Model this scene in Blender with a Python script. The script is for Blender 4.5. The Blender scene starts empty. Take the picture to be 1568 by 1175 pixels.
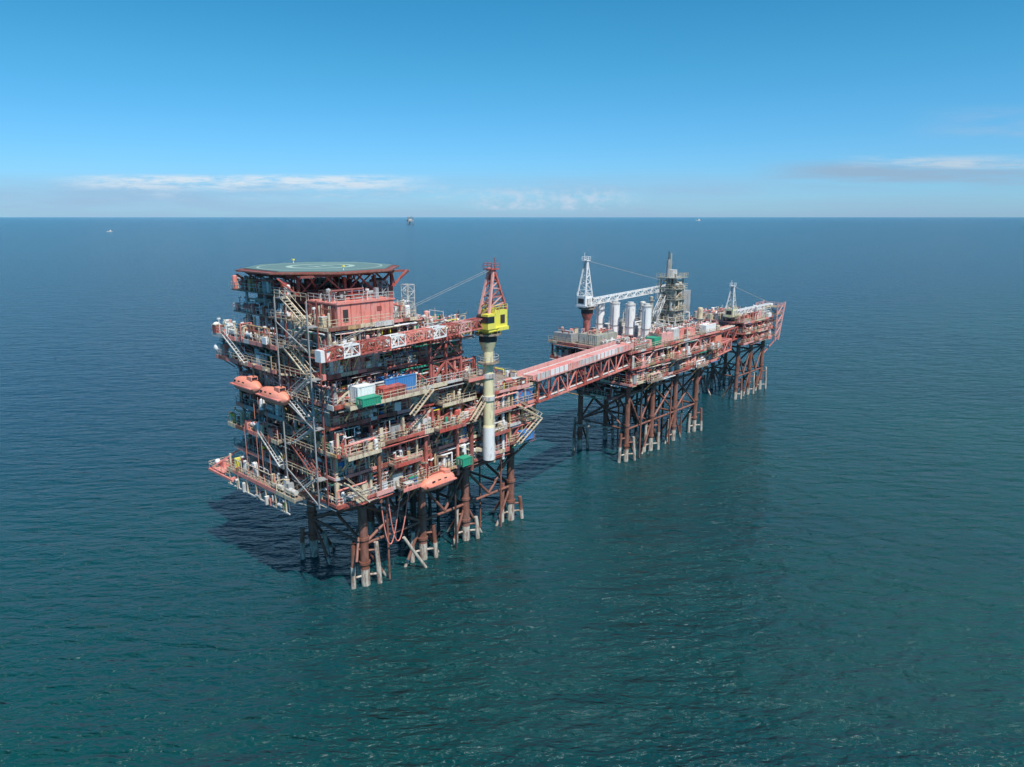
import bpy, math, random
from mathutils import Vector, Matrix
F=1089.0; TH=math.radians(13.2); H=62.0
sc=bpy.context.scene
cam=bpy.data.cameras.new("camera"); co=bpy.data.objects.new("camera",cam)
sc.collection.objects.link(co); co.location=(0,0,H)
co.rotation_euler=(math.radians(90-13.2),0,0)
cam.sensor_width=36; cam.lens=36*F/1568; cam.clip_end=200000; cam.clip_start=1
sc.camera=co
sc.view_settings.view_transform='Standard'; sc.view_settings.look='None'; sc.view_settings.exposure=0

# ------------------------------------------------------------------ world
SUN_EL=math.radians(57); SX,SY=.53,-.848
def sky():
    w=bpy.data.worlds.new("sky"); sc.world=w; w.use_nodes=True
    nt=w.node_tree; bg=nt.nodes['Background']; N=nt.nodes.new; K=nt.links.new
    st=N('ShaderNodeTexSky'); st.sky_type='NISHITA'; st.sun_disc=False
    st.sun_elevation=SUN_EL; st.sun_rotation=math.atan2(SX,SY)
    st.air_density=1.0; st.dust_density=0.3; st.ozone_density=3
    tc=N('ShaderNodeTexCoord'); sep=N('ShaderNodeSeparateXYZ'); K(tc.outputs['Generated'],sep.inputs[0])
    def M(op,a,b=None,c=None,clamp=False):
        n=N('ShaderNodeMath'); n.operation=op; n.use_clamp=clamp
        for i,v in enumerate((a,b,c)):
            if v is None: continue
            if isinstance(v,(int,float)): n.inputs[i].default_value=v
            else: K(v,n.inputs[i])
        return n.outputs[0]
    x,y,z=sep.outputs
    ramp=N('ShaderNodeValToRGB'); K(M('MULTIPLY',z,2.0,clamp=True),ramp.inputs[0])
    cr=ramp.color_ramp
    cr.elements[0].position=0; cr.elements[0].color=(.50,.90,1.52,1)
    cr.elements[1].position=1; cr.elements[1].color=(.3,.88,1.1,1)
    for pos,col in ((.1,(.47,.92,1.42,1)),(.36,(.32,1.0,1.24,1)),(.62,(.20,.98,1.18,1))):
        e=cr.elements.new(pos); e.color=col
    mul=N('ShaderNodeMix'); mul.data_type='RGBA'; mul.blend_type='MULTIPLY'; mul.inputs[0].default_value=1; mul.clamp_result=False
    K(st.outputs[0],mul.inputs[6]); K(ramp.outputs[0],mul.inputs[7])
    cur=mul.outputs[2]
    ys=M('MAXIMUM',y,.001)
    t=M('DIVIDE',x,ys); e=M('DIVIDE',z,ys)
    front=M('GREATER_THAN',y,.05)
    def sstep(v,a,b):
        n=N('ShaderNodeMapRange'); n.interpolation_type='SMOOTHSTEP'; K(v,n.inputs[0])
        n.inputs[1].default_value=a; n.inputs[2].default_value=b; return n.outputs[0]
    def band(v,a,b,c_,d): return M('MULTIPLY',sstep(v,a,b),M('SUBTRACT',1,sstep(v,c_,d)))
    def noi(sx,sz,off,det=5,lo=.45,hi=.65,rough=.6):
        cb=N('ShaderNodeCombineXYZ'); K(M('MULTIPLY_ADD',t,sx,off),cb.inputs[0]); K(M('MULTIPLY',e,sz),cb.inputs[1]); cb.inputs[2].default_value=off
        n=N('ShaderNodeTexNoise'); n.inputs['Scale'].default_value=1; n.inputs['Detail'].default_value=det; n.inputs['Roughness'].default_value=rough
        K(cb.outputs[0],n.inputs['Vector']); return sstep(n.outputs[0],lo,hi)
    def layer(mask,col,amt):
        nonlocal cur
        m=N('ShaderNodeMix'); m.data_type='RGBA'; K(M('MULTIPLY',M('MULTIPLY',mask,amt),front,clamp=True),m.inputs[0])
        K(cur,m.inputs[6]); m.inputs[7].default_value=(*col,1); cur=m.outputs[2]
    layer(M('MULTIPLY',band(e,-.01,.0,.03,.065),noi(2.2,16,7,4,.3,.7)),(3.2,4.7,6.8),.7)
    layer(M('MULTIPLY',M('MULTIPLY',band(e,.032,.042,.050,.058),band(t,-.65,-.5,-.22,-.08)),noi(16,110,3,8,.36,.6,.75)),(7.0,8.0,8.9),.9)
    layer(M('MULTIPLY',M('MULTIPLY',band(e,.018,.03,.040,.048),band(t,-.62,-.45,-.15,.02)),noi(18,80,13,6,.45,.68,.7)),(5.4,6.8,8.2),.55)
    layer(M('MULTIPLY',M('MULTIPLY',band(e,.006,.013,.026,.046),band(t,-.1,.0,.1,.2)),noi(34,52,21,8,.42,.64,.7)),(5.4,6.7,8.2),.75)
    layer(M('MULTIPLY',M('MULTIPLY',band(e,.03,.055,.062,.078),band(t,.3,.45,2,3)),noi(4,60,5,6,.3,.6)),(3.1,4.4,6.0),.8)
    layer(M('MULTIPLY',M('MULTIPLY',band(e,.060,.068,.072,.084),band(t,.42,.52,.6,.9)),noi(9,90,9,8,.35,.65,.7)),(6.0,6.8,7.6),.75)
    layer(M('MULTIPLY',M('MULTIPLY',band(e,.09,.11,.125,.15),band(t,.5,.68,2,3)),noi(4,30,15,6,.35,.65)),(4.2,5.4,7.0),.45)
    K(cur,bg.inputs[0]); bg.inputs[1].default_value=0.1
sky()
L=bpy.data.lights.new("sun",'SUN'); L.energy=5; L.angle=math.radians(.5); L.color=(1,.95,.88)
lo=bpy.data.objects.new("sun",L); sc.collection.objects.link(lo); lo.location=(200,-100,300)
d=Vector((SX*math.cos(SUN_EL),SY*math.cos(SUN_EL),math.sin(SUN_EL)))
lo.rotation_euler=d.to_track_quat('Z','Y').to_euler()

# ------------------------------------------------------------------ sea
def sea():
    me=bpy.data.meshes.new("sea"); R=90000
    me.from_pydata([(-R,-R,0),(R,-R,0),(R,R,0),(-R,R,0)],[],[(0,1,2,3)])
    so=bpy.data.objects.new("sea",me); sc.collection.objects.link(so)
    m=bpy.data.materials.new("sea_water"); m.use_nodes=True; nt=m.node_tree; N=nt.nodes.new; K=nt.links.new
    p=nt.nodes['Principled BSDF']
    p.inputs['Roughness'].default_value=.15; p.inputs['IOR'].default_value=1.33
    tc=N('ShaderNodeTexCoord')
    def noise(scale,sx,sy,rot,detail,rough=.6,dist=0):
        mp=N('ShaderNodeMapping'); mp.inputs['Rotation'].default_value=(0,0,math.radians(rot)); mp.inputs['Scale'].default_value=(sx,sy,1)
        K(tc.outputs['Object'],mp.inputs[0]); n=N('ShaderNodeTexNoise'); n.inputs['Scale'].default_value=scale
        n.inputs['Detail'].default_value=detail; n.inputs['Roughness'].default_value=rough; n.inputs['Distortion'].default_value=dist
        K(mp.outputs[0],n.inputs['Vector']); return n.outputs[0]
    prev=None
    for (sc_,sx,sy,rot,det,dist_) in [(.12,.38,1,-14,2,2.6),(.42,.38,1,-20,3,2.5),(.45,.45,1,16,2,.9),(1.7,.5,1,-12,4,.55)]:
        b=N('ShaderNodeBump'); b.inputs['Strength'].default_value=1; b.inputs['Distance'].default_value=dist_
        K(noise(sc_,sx,sy,rot,det,.55,.3),b.inputs['Height'])
        if prev: K(prev,b.inputs['Normal'])
        prev=b.outputs[0]
    K(prev,p.inputs['Normal'])
    # sky reflection painted into the colour, bluer with distance, broken up by drifting patches
    sp=N('ShaderNodeSeparateXYZ'); K(tc.outputs['Object'],sp.inputs[0])
    ad=N('ShaderNodeMath'); ad.operation='MULTIPLY_ADD'; K(sp.outputs[0],ad.inputs[0]); ad.inputs[1].default_value=-.8; K(sp.outputs[1],ad.inputs[2])
    mr=N('ShaderNodeMapRange'); mr.interpolation_type='SMOOTHSTEP'; K(ad.outputs[0],mr.inputs[0]); mr.inputs[1].default_value=40; mr.inputs[2].default_value=420
    r=N('ShaderNodeValToRGB'); K(noise(.008,.6,1,25,4),r.inputs[0])
    r.color_ramp.elements[0].position=.34; r.color_ramp.elements[0].color=(.001,.038,.045,1)
    r.color_ramp.elements[1].position=.66; r.color_ramp.elements[1].color=(.002,.060,.050,1)
    mx=N('ShaderNodeMix'); mx.data_type='RGBA'; K(mr.outputs[0],mx.inputs[0]); K(r.outputs[0],mx.inputs[6]); mx.inputs[7].default_value=(.001,.042,.082,1)
    K(mx.outputs[2],p.inputs['Base Color'])
    me.materials.append(m)
sea()

# ------------------------------------------------------------------ materials
MATS={}; ORDER=[]
def paint(name,col,rust=.35,rough=.55,rc=(.15,.06,.036),fade=.35):
    m=bpy.data.materials.new(name); m.use_nodes=True; nt=m.node_tree; N=nt.nodes.new; K=nt.links.new
    p=nt.nodes['Principled BSDF']; p.inputs['Roughness'].default_value=rough
    tc=N('ShaderNodeTexCoord'); mp=N('ShaderNodeMapping'); mp.inputs['Scale'].default_value=(1,1,.3); K(tc.outputs['Object'],mp.inputs[0])
    n=N('ShaderNodeTexNoise'); n.inputs['Scale'].default_value=1.5; n.inputs['Detail'].default_value=8; n.inputs['Roughness'].default_value=.72; K(mp.outputs[0],n.inputs['Vector'])
    r=N('ShaderNodeValToRGB'); K(n.outputs[0],r.inputs[0]); a=.60-rust*.32
    r.color_ramp.elements[0].position=a; r.color_ramp.elements[0].color=(0,0,0,1)
    r.color_ramp.elements[1].position=a+.14; r.color_ramp.elements[1].color=(1,1,1,1)
    n2=N('ShaderNodeTexNoise'); n2.inputs['Scale'].default_value=.35; n2.inputs['Detail'].default_value=5; K(tc.outputs['Object'],n2.inputs['Vector'])
    v=N('ShaderNodeMapRange'); K(n2.outputs[0],v.inputs[0]); v.inputs[1].default_value=.35; v.inputs[2].default_value=.65; v.inputs[3].default_value=0; v.inputs[4].default_value=fade
    g=sum(col)/3; pale=tuple(min(.8,c*.66+ (g*.5+.12)*.5) for c in col)
    fm=N('ShaderNodeMix'); fm.data_type='RGBA'; K(v.outputs[0],fm.inputs[0]); fm.inputs[6].default_value=(*col,1); fm.inputs[7].default_value=(*pale,1)
    mx=N('ShaderNodeMix'); mx.data_type='RGBA'
    mu=N('ShaderNodeMath'); mu.operation='MULTIPLY'; K(r.outputs[0],mu.inputs[0]); mu.inputs[1].default_value=min(.85,.35+rust)
    K(mu.outputs[0],mx.inputs[0]); K(fm.outputs[2],mx.inputs[6]); mx.inputs[7].default_value=(*rc,1)
    K(mx.outputs[2],p.inputs['Base Color'])
    MATS[name]=(m,len(ORDER)); ORDER.append(m); return m
paint('red',(.54,.095,.07),.42,fade=.85); paint('salmon',(.78,.25,.195),.24,fade=.6); paint('rust',(.27,.10,.065),.45,fade=.6)
paint('dkred',(.28,.07,.055),.3,fade=.6); paint('cream',(.68,.57,.40),.36); paint('white',(.80,.80,.78),.15)
paint('grey',(.34,.35,.35),.3); paint('lgrey',(.58,.58,.55),.3); paint('dark',(.045,.04,.04),.2,fade=.1)
paint('yellow',(.80,.72,.08),.15); paint('green',(.02,.32,.19),.15,fade=.2); paint('blue',(.04,.22,.52),.15)
paint('orange',(.82,.27,.17),.15,fade=.6); paint('grating',(.30,.25,.20),.4,.7); paint('teal',(.11,.21,.20),.3,.7,(.17,.19,.18))
paint('pile',(.52,.47,.39),.48,.8,(.18,.09,.06)); paint('greygreen',(.36,.38,.32),.35); paint('pink',(.74,.36,.32),.22,fade=.5)
paint('glass',(.02,.03,.04),0,.1,fade=0); paint('ochre',(.55,.37,.18),.4); paint('marking',(.36,.50,.42),.2,.7,(.16,.22,.2))
paint('paleyellow',(.76,.69,.42),.22)

class MB:
    def __init__(s): s.v=[]; s.f=[]; s.m=[]; s.sm=[]
    def add(s,vs,fs,m,smooth=False):
        o=len(s.v); s.v+= [tuple(v) for v in vs]; k=MATS[m][1]
        for f in fs: s.f.append([i+o for i in f]); s.m.append(k); s.sm.append(smooth)
    def box(s,x0,x1,y0,y1,z0,z1,m):
        s.add([(x0,y0,z0),(x1,y0,z0),(x1,y1,z0),(x0,y1,z0),(x0,y0,z1),(x1,y0,z1),(x1,y1,z1),(x0,y1,z1)],
              [(0,3,2,1),(4,5,6,7),(0,1,5,4),(1,2,6,5),(2,3,7,6),(3,0,4,7)],m)
    def cbox(s,c,sz,m): s.box(c[0]-sz[0]/2,c[0]+sz[0]/2,c[1]-sz[1]/2,c[1]+sz[1]/2,c[2],c[2]+sz[2],m)
    def tube(s,p,q,r,m,n=8,r2=None,smooth=True):
        p=Vector(p); q=Vector(q); d=(q-p)
        if d.length<1e-5: return
        d.normalize(); up=Vector((0,0,1)) if abs(d.z)<.95 else Vector((1,0,0))
        a=d.cross(up).normalized(); b=d.cross(a); r2=r if r2 is None else r2
        vs=[]
        for k in range(n):
            t=2*math.pi*(k+.5)/n; o=a*math.cos(t)+b*math.sin(t); vs.append(p+o*r); vs.append(q+o*r2)
        fs=[(2*k,2*k+1,2*((k+1)%n)+1,2*((k+1)%n)) for k in range(n)]
        s.add(vs,fs,m,smooth and n>4)
        s.add(vs,[tuple(range(0,2*n,2)),tuple(range(2*n-1,0,-2))],m)
    def beam(s,p,q,w,m): s.tube(p,q,w*.707,m,4)
    def path(s,pts,r,m,n=6):
        for a,b in zip(pts,pts[1:]): s.tube(a,b,r,m,n)
    def truss(s,p,q,w,h,seg,m,cr=.13,m2=None,alt=None):
        p=Vector(p); q=Vector(q); d=(q-p); L=d.length; d.normalize()
        side=d.cross(Vector((0,0,1)));
        if side.length<.1: side=Vector((1,0,0))
        side.normalize(); up=side.cross(d)
        cs=[side*(w/2*i)+up*(h/2*j) for i,j in ((-1,-1),(1,-1),(1,1),(-1,1))]
        for k in range(seg):
            mm=m if not alt else alt[int(k*len(alt)/seg)]
            P=p+d*(L*k/seg); Q=p+d*(L*(k+1)/seg)
            for i in range(4):
                s.beam(P+cs[i],Q+cs[i],cr,mm); s.beam(P+cs[i],P+cs[(i+1)%4],cr*.7,mm)
                j=(i+1)%4
                if k%2: s.beam(P+cs[i],Q+cs[j],cr*.7,mm)
                else: s.beam(P+cs[j],Q+cs[i],cr*.7,mm)
        for i in range(4): s.beam(q+cs[i],q+cs[(i+1)%4],cr,m)
    def rail(s,pts,z,m,step=1.5,h=1.1,w=.07):
        for (a,b) in zip(pts,pts[1:]):
            a=Vector((*a,z)); b=Vector((*b,z)); L=(b-a).length; n=max(1,int(L/step))
            for hh in (h,h*.55): s.beam(a+Vector((0,0,hh)),b+Vector((0,0,hh)),w,m)
            for k in range(n+1):
                c=a.lerp(b,k/n); s.beam(c,c+Vector((0,0,h)),w,m)
    def stair(s,p,q,w,m):
        p=Vector(p); q=Vector(q); d=q-p; side=Vector((-d.y,d.x,0)).normalized()*w/2
        for sg in (-1,1):
            s.beam(p+side*sg,q+side*sg,.2,m)
            s.beam(p+side*sg+Vector((0,0,1)),q+side*sg+Vector((0,0,1)),.08,m)
        n=max(2,int(abs(d.z)/.35))
        for k in range(n):
            c=p+d*((k+.5)/n); s.beam(c-side,c+side,.13,m)
    def dome(s,c,r,m,n=12,zs=1):
        vs=[];fs=[];R=6
        for i in range(R+1):
            ph=-math.pi/2+math.pi*i/R
            for k in range(n):
                t=2*math.pi*k/n; vs.append((c[0]+r*math.cos(ph)*math.cos(t),c[1]+r*math.cos(ph)*math.sin(t),c[2]+r*zs*math.sin(ph)))
        for i in range(R):
            for k in range(n): fs.append((i*n+k,i*n+(k+1)%n,(i+1)*n+(k+1)%n,(i+1)*n+k))
        s.add(vs,fs,m,True)
    def build(s,name,parent=None,loc=None,rot=None):
        me=bpy.data.meshes.new(name); me.from_pydata(s.v,[],s.f)
        used=sorted(set(s.m)); mp={k:i for i,k in enumerate(used)}
        for k in used: me.materials.append(ORDER[k])
        me.polygons.foreach_set('material_index',[mp[k] for k in s.m])
        me.polygons.foreach_set('use_smooth',s.sm)
        ob=bpy.data.objects.new(name,me); sc.collection.objects.link(ob)
        if parent: ob.parent=parent
        if loc is not None: ob.location=loc
        if rot is not None: ob.rotation_euler=(0,0,rot)
        return ob
ANG=math.radians(47.5)
OA=Vector((-25.3,112,0)); OB=Vector((29.6,176,0))
def empty(name,loc,rot=ANG):
    e=bpy.data.objects.new(name,None); sc.collection.objects.link(e); e.location=loc; e.rotation_euler=(0,0,rot); e.empty_display_size=5
    return e
def W(O,a,b,z=0):
    return Vector((O.x+a*math.cos(ANG)-b*math.sin(ANG), O.y+a*math.sin(ANG)+b*math.cos(ANG), z))

# ------------------------------------------------------------------ generic parts
WARM=['red']*8+['salmon']*7+['cream']*5+['lgrey']*5+['white']*6+['grey']*3+['rust']*3+['dkred']*3+['dark']*2+['pink']*4+['ochre']*2+['yellow','green','blue','greygreen']
def clutter(mb,x0,x1,y0,y1,z0,z1,n,rng,pal=WARM,big=1.0):
    dx,dy,h=x1-x0,y1-y0,z1-z0
    for _ in range(n):
        k=rng.random(); m=rng.choice(pal); x=rng.uniform(x0,x1); y=rng.uniform(y0,y1)
        if k<.22:
            sx=min(dx,rng.uniform(.5,2.2)*big); sy=min(dy,rng.uniform(.4,1.4)*big); hh=min(h,rng.uniform(.5,2.2)*big)
            mb.cbox((x,y,z0),(sx,sy,hh),m)
            if rng.random()<.5: mb.cbox((x,y,z0+hh),(sx*1.08,sy*1.08,.1),rng.choice(pal))
            if rng.random()<.4: mb.cbox((x,y-sy*.1,z0+hh*.3),(sx*.5,sy*.86,hh*.4),rng.choice(('dark','grey','white')))
        elif k<.34:
            r=rng.uniform(.2,.6)*big; hh=min(h*.9,rng.uniform(1.2,3.2)*big)
            mb.tube((x,y,z0),(x,y,z0+hh),r,m,10); mb.dome((x,y,z0+hh),r,m,10,.5)
        elif k<.43:
            r=rng.uniform(.25,.55)*big; l=rng.uniform(1.2,3)*big; z=z0+r+.4
            if dx>dy: a,b=(max(x0,x-l/2),y,z),(min(x1,x+l/2),y,z)
            else: a,b=(x,max(y0,y-l/2),z),(x,min(y1,y+l/2),z)
            mb.tube(a,b,r,m,10); mb.cbox((x,y,z0),(.3,.9*r,.5),'grey')
        elif k<.68:
            r=rng.choice((.05,.08,.1,.16)); z=z0+rng.uniform(.3,.98)*h; l=rng.uniform(2,9)
            if dx>dy:
                a=max(x0,x-l/2); b=min(x1,x+l/2)
                mb.path([(a,y,z0),(a,y,z),(b,y,z),(b,y,z0 if rng.random()<.5 else z1)],r,m)
            else:
                a=max(y0,y-l/2); b=min(y1,y+l/2)
                mb.path([(x,a,z0),(x,a,z),(x,b,z),(x,b,z0 if rng.random()<.5 else z1)],r,m)
        elif k<.82:
            mb.tube((x,y,z0),(x,y,z1),rng.choice((.06,.09,.14,.2)),m,6)
        elif k<.9:
            mb.beam((x,y,z0),(x,y,z0+min(h,2.6)),.1,m); mb.cbox((x,y,z0+min(h,2.6)-.2),(.5,.3,.25),'white')
        else:
            w=rng.uniform(.8,2)*big; hh=min(h,rng.uniform(1.5,3)*big)
            for sx in (-w/2,w/2): mb.beam((x+sx,y,z0),(x+sx,y,z0+hh),.12,m)
            mb.beam((x-w/2,y,z0+hh),(x+w/2,y,z0+hh),.12,m); mb.beam((x-w/2,y,z0),(x+w/2,y,z0+hh),.1,m)
def cuts(L,a,b,rng):
    out=[];p=0
    while p<L-.6:
        q=min(L,p+rng.uniform(a,b))
        if L-q<.6:q=L
        out.append((p,q)); p=q
    return out
def panels(mb,x0,x1,y0,y1,z0,z1,rng,pal,step=3.2):
    mb.box(x0+.25,x1-.25,y0+.25,y1-.25,z0,z1,'dark')
    for (a,b) in cuts(x1-x0,1.4,4.4,rng):
        for yy,sg in ((y0,-1),(y1,1)):
            if rng.random()<.66:
                o=rng.uniform(0,.5); m=rng.choice(pal); hh=(z1-z0)*rng.choice((1,1,.8,.6))
                mb.box(x0+a+.06,x0+b-.06,yy-.1-o if sg<0 else yy-.2,yy+.2 if sg<0 else yy+.1+o,z0+.02,z0+hh-.06,m)
                if rng.random()<.3: mb.box(x0+a+.5,min(x0+b-.3,x0+a+1.4),yy-.75,yy-.05,z0+.1,z0+2.1,rng.choice(('dark','lgrey','cream','grey')))
    for (a,b) in cuts(y1-y0,1.4,4.4,rng):
        for xx,sg in ((x0,-1),(x1,1)):
            if rng.random()<.72:
                o=rng.uniform(0,.5); m=rng.choice(pal); hh=(z1-z0)*rng.choice((1,1,.8,.6))
                mb.box(xx-.1-o if sg<0 else xx-.2,xx+.2 if sg<0 else xx+.1+o,y0+a+.06,y0+b-.06,z0+.02,z0+hh-.06,m)
EC=['red']*5+['salmon']*6+['rust']*4+['pink']*3+['cream']*3+['ochre']*2+['lgrey']*3
drg=random.Random(77)
def deck(mb,x0,x1,y0,y1,z,m='grating',edge='red',t=.3):
    mb.box(x0,x1,y0,y1,z-t,z,m)
    e=.14
    for (a,b) in cuts(x1-x0,1.2,4,drg):
        for (ya,yb) in ((y0-e,y0-.002),(y1+.002,y1+e)):
            o=drg.uniform(0,.06); mb.box(x0+a,x0+b-.01,ya-o,yb,z-.35-drg.uniform(0,.3),z+drg.uniform(.02,.14),edge if drg.random()<.3 else drg.choice(EC))
    for (a,b) in cuts(y1-y0,1.2,4,drg):
        for (xa,xb) in ((x0-e,x0-.002),(x1+.002,x1+e)):
            o=drg.uniform(0,.06); mb.box(xa-o,xb,y0+a,y0+b-.01,z-.35-drg.uniform(0,.3),z+drg.uniform(.02,.14),edge if drg.random()<.3 else drg.choice(EC+['grey','dkred','dkred']))
    n=int((x1-x0)/3)
    for k in range(1,n):
        x=x0+(x1-x0)*k/n; mb.box(x-.1,x+.1,y0+.1,y1-.1,z-.75,z-t-.004,'rust')
    for k in range(int((x1-x0)/1.8)):
        xa=drg.uniform(x0,x1-3); l=drg.uniform(2,10); yy=y0+drg.uniform(-.35,.5); zz=z-drg.uniform(.75,1.15)
        mb.tube((xa,yy,zz),(min(x1,xa+l),yy,zz),drg.choice((.05,.08,.12)),drg.choice(WARM),6)
    for k in range(int((y1-y0)/1.8)):
        ya=drg.uniform(y0,y1-3); l=drg.uniform(2,8); xx=x0+drg.uniform(-.35,.5); zz=z-drg.uniform(.75,1.15)
        mb.tube((xx,ya,zz),(xx,min(y1,ya+l),zz),drg.choice((.05,.08,.12)),drg.choice(WARM),6)

def jacket(mb,xs,ys,zt,rng,zl=7.5,r=.8,pr=.38,low='pile'):
    for x in xs:
        for y in ys:
            sp=rng.uniform(2.4,3.8)
            mb.tube((x,y,sp),(x,y,zt),r,'rust',14); mb.tube((x,y,-6),(x,y,sp),r*1.02,low,14)
            for zz in (zt-3.5,zl+1.2,4.2): mb.tube((x,y,zz-.25),(x,y,zz+.25),r*1.25,'rust',14)
            for (dx,dy) in ((-2.2,.5),(2.0,-1.3),(.4,2.3)):
                if rng.random()<.8:
                    top=rng.uniform(4.5,8.5); k=rng.uniform(.95,1.2); ms=top*rng.uniform(.35,.6)
                    mb.tube((x+dx*k,y+dy*k,-6),(x+dx*.95,y+dy*.95,ms),pr*1.1,low,10)
                    mb.tube((x+dx*.95,y+dy*.95,ms),(x+dx*.85,y+dy*.85,top),pr,rng.choice((low,'rust','rust')),10)
                    mb.tube((x,y,top-1.4),(x+dx*.87,y+dy*.87,top-1.4),.2,'rust',8)
                    mb.tube((x,y,1.8),(x+dx,y+dy,1.8),.2,low,8)
    def X(p,q,z0,z1,rr=.32):
        mb.tube((*p,z1),(*q,z1),rr,'rust',10)
        m=((p[0]+q[0])/2,(p[1]+q[1])/2)
        if rng.random()<.6:
            mb.tube((*p,z1),(*m,z0+.3),rr*.9,'rust',10); mb.tube((*q,z1),(*m,z0+.3),rr*.9,'rust',10)
        else:
            mb.tube((*p,z1),(*q,z0),rr*.9,'rust',10); mb.tube((*q,z1),(*p,z0),rr*.9,'rust',10)
        mb.tube((*p,z0),(*q,z0),rr*.85,'rust',10)
        for a in (p,q):
            if rng.random()<.7:
                b=((a[0]*.45+m[0]*.55),(a[1]*.45+m[1]*.55)); mb.tube((*a,z0),(*b,z0-.55*(z0+4)),rr*.85,'rust',10); mb.tube((*b,z0-.55*(z0+4)),(*m,-4),rr*.87,low,10)
    for y in ys:
        for a,b in zip(xs,xs[1:]): X((a,y),(b,y),zl,zt-3.5)
    for x in xs:
        for a,b in zip(ys,ys[1:]): X((x,a),(x,b),zl,zt-3.5)
def lifeboat(name,loc,rot,L=8,m='orange'):
    mb=MB(); n=16; R=14; rings=[]
    for i in range(R+1):
        t=-1+2*i/R; w=(1-abs(t)**2.6)**.5 if abs(t)<1 else 0.02; w=max(w,.04)
        for k in range(n):
            a=2*math.pi*k/n; yy=math.cos(a)*1.35*w; zz=math.sin(a)
            zz= zz*1.35*w if zz>0 else zz*1.25*(w**.6)
            rings.append((t*L/2,yy,zz+1.3))
    fs=[(i*n+k,i*n+(k+1)%n,(i+1)*n+(k+1)%n,(i+1)*n+k) for i in range(R) for k in range(n)]
    mb.add(rings,fs,m,True)
    mb.box(-L*.42,L*.42,-1.42,1.42,1.2,1.38,'salmon')
    mb.box(L*.14,L*.32,-.6,.6,2.45,3.05,m); mb.box(L*.325,L*.33,-.45,.45,2.6,2.95,'glass')
    for x in (-.25,-.08,.1):
        for sg in (-1,1): mb.box(x*L-.3,x*L+.3,sg*1.12-.06,sg*1.12+.06,1.8,2.1,'glass')
    mb.tube((-L*.46,0,.5),(-L*.46,0,1.2),.35,'dark',8)
    for x in (-L*.3,L*.3):
        mb.beam((x,0,2.4),(x,0,5.2),.1,'dark'); mb.beam((x,0,5.2),(x,2.6,4.6),.3,'cream'); mb.beam((x,2.6,4.6),(x,2.6,0),.3,'cream')
    return mb.build(name,None,loc,rot)
def container(name,loc,rot,size,m):
    mb=MB(); l,w,h=size
    mb.box(-l/2,l/2,-w/2,w/2,.12,h,m)
    n=int(l/.45)
    for k in range(n):
        x=-l/2+l*(k+.5)/n
        for sg in (-1,1): mb.box(x-.1,x+.1,sg*(w/2+.03)-.03,sg*(w/2+.03)+.03,.3,h-.2,m)
    for x in (-l/2,l/2):
        for y in (-w/2,w/2): mb.cbox((x,y,0),(.2,.2,h+.06),m)
    for z in (.1,h-.02):
        for y in (-w/2,w/2): mb.box(-l/2+.1,l/2-.1,y-.08,y+.08,z-.06,z+.08,m)
    for x in (-.25,.25): mb.box(-l/2-.08,-l/2-.02,x*w-.04,x*w+.04,.3,h-.3,'lgrey')
    return mb.build(name,None,loc,rot)

# ================================================================== PLATFORM A
rng=random.Random(11)
PA=empty("offshore_platform",OA)
j=MB(); jacket(j,[0,13,24,37],[0,16],18,rng,r=.78,pr=.4)
for i in range(4):
    for k in range(3):
        x=15+i*2.1; y=5+k*2.4; j.tube((x,y,-6),(x,y,18),.33,'dark',8)
for (x,y) in ((4,-1.5),(30,2),(33,-1),(6,9),(20,-1.5)):
    j.tube((x,y,-6),(x,y,18),.2,rng.choice(('rust','dark','pile')),8)
for (x0,x1) in ((2,7),(3.5,9)):
    pts=[]
    for k in range(17):
        t=k/16; pts.append((x0+(x1-x0)*t,-2.4,18.5-13*math.sin(math.pi*t**.75)*(1-.3*t)))
    j.path(pts,.11,'salmon',6)
j.tube((7,-2,7),(11,-3,0),.3,'pile',8); j.tube((-3,-2,6),(-1,0,9),.25,'rust',8)
j.build("jacket_legs",PA)

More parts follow.
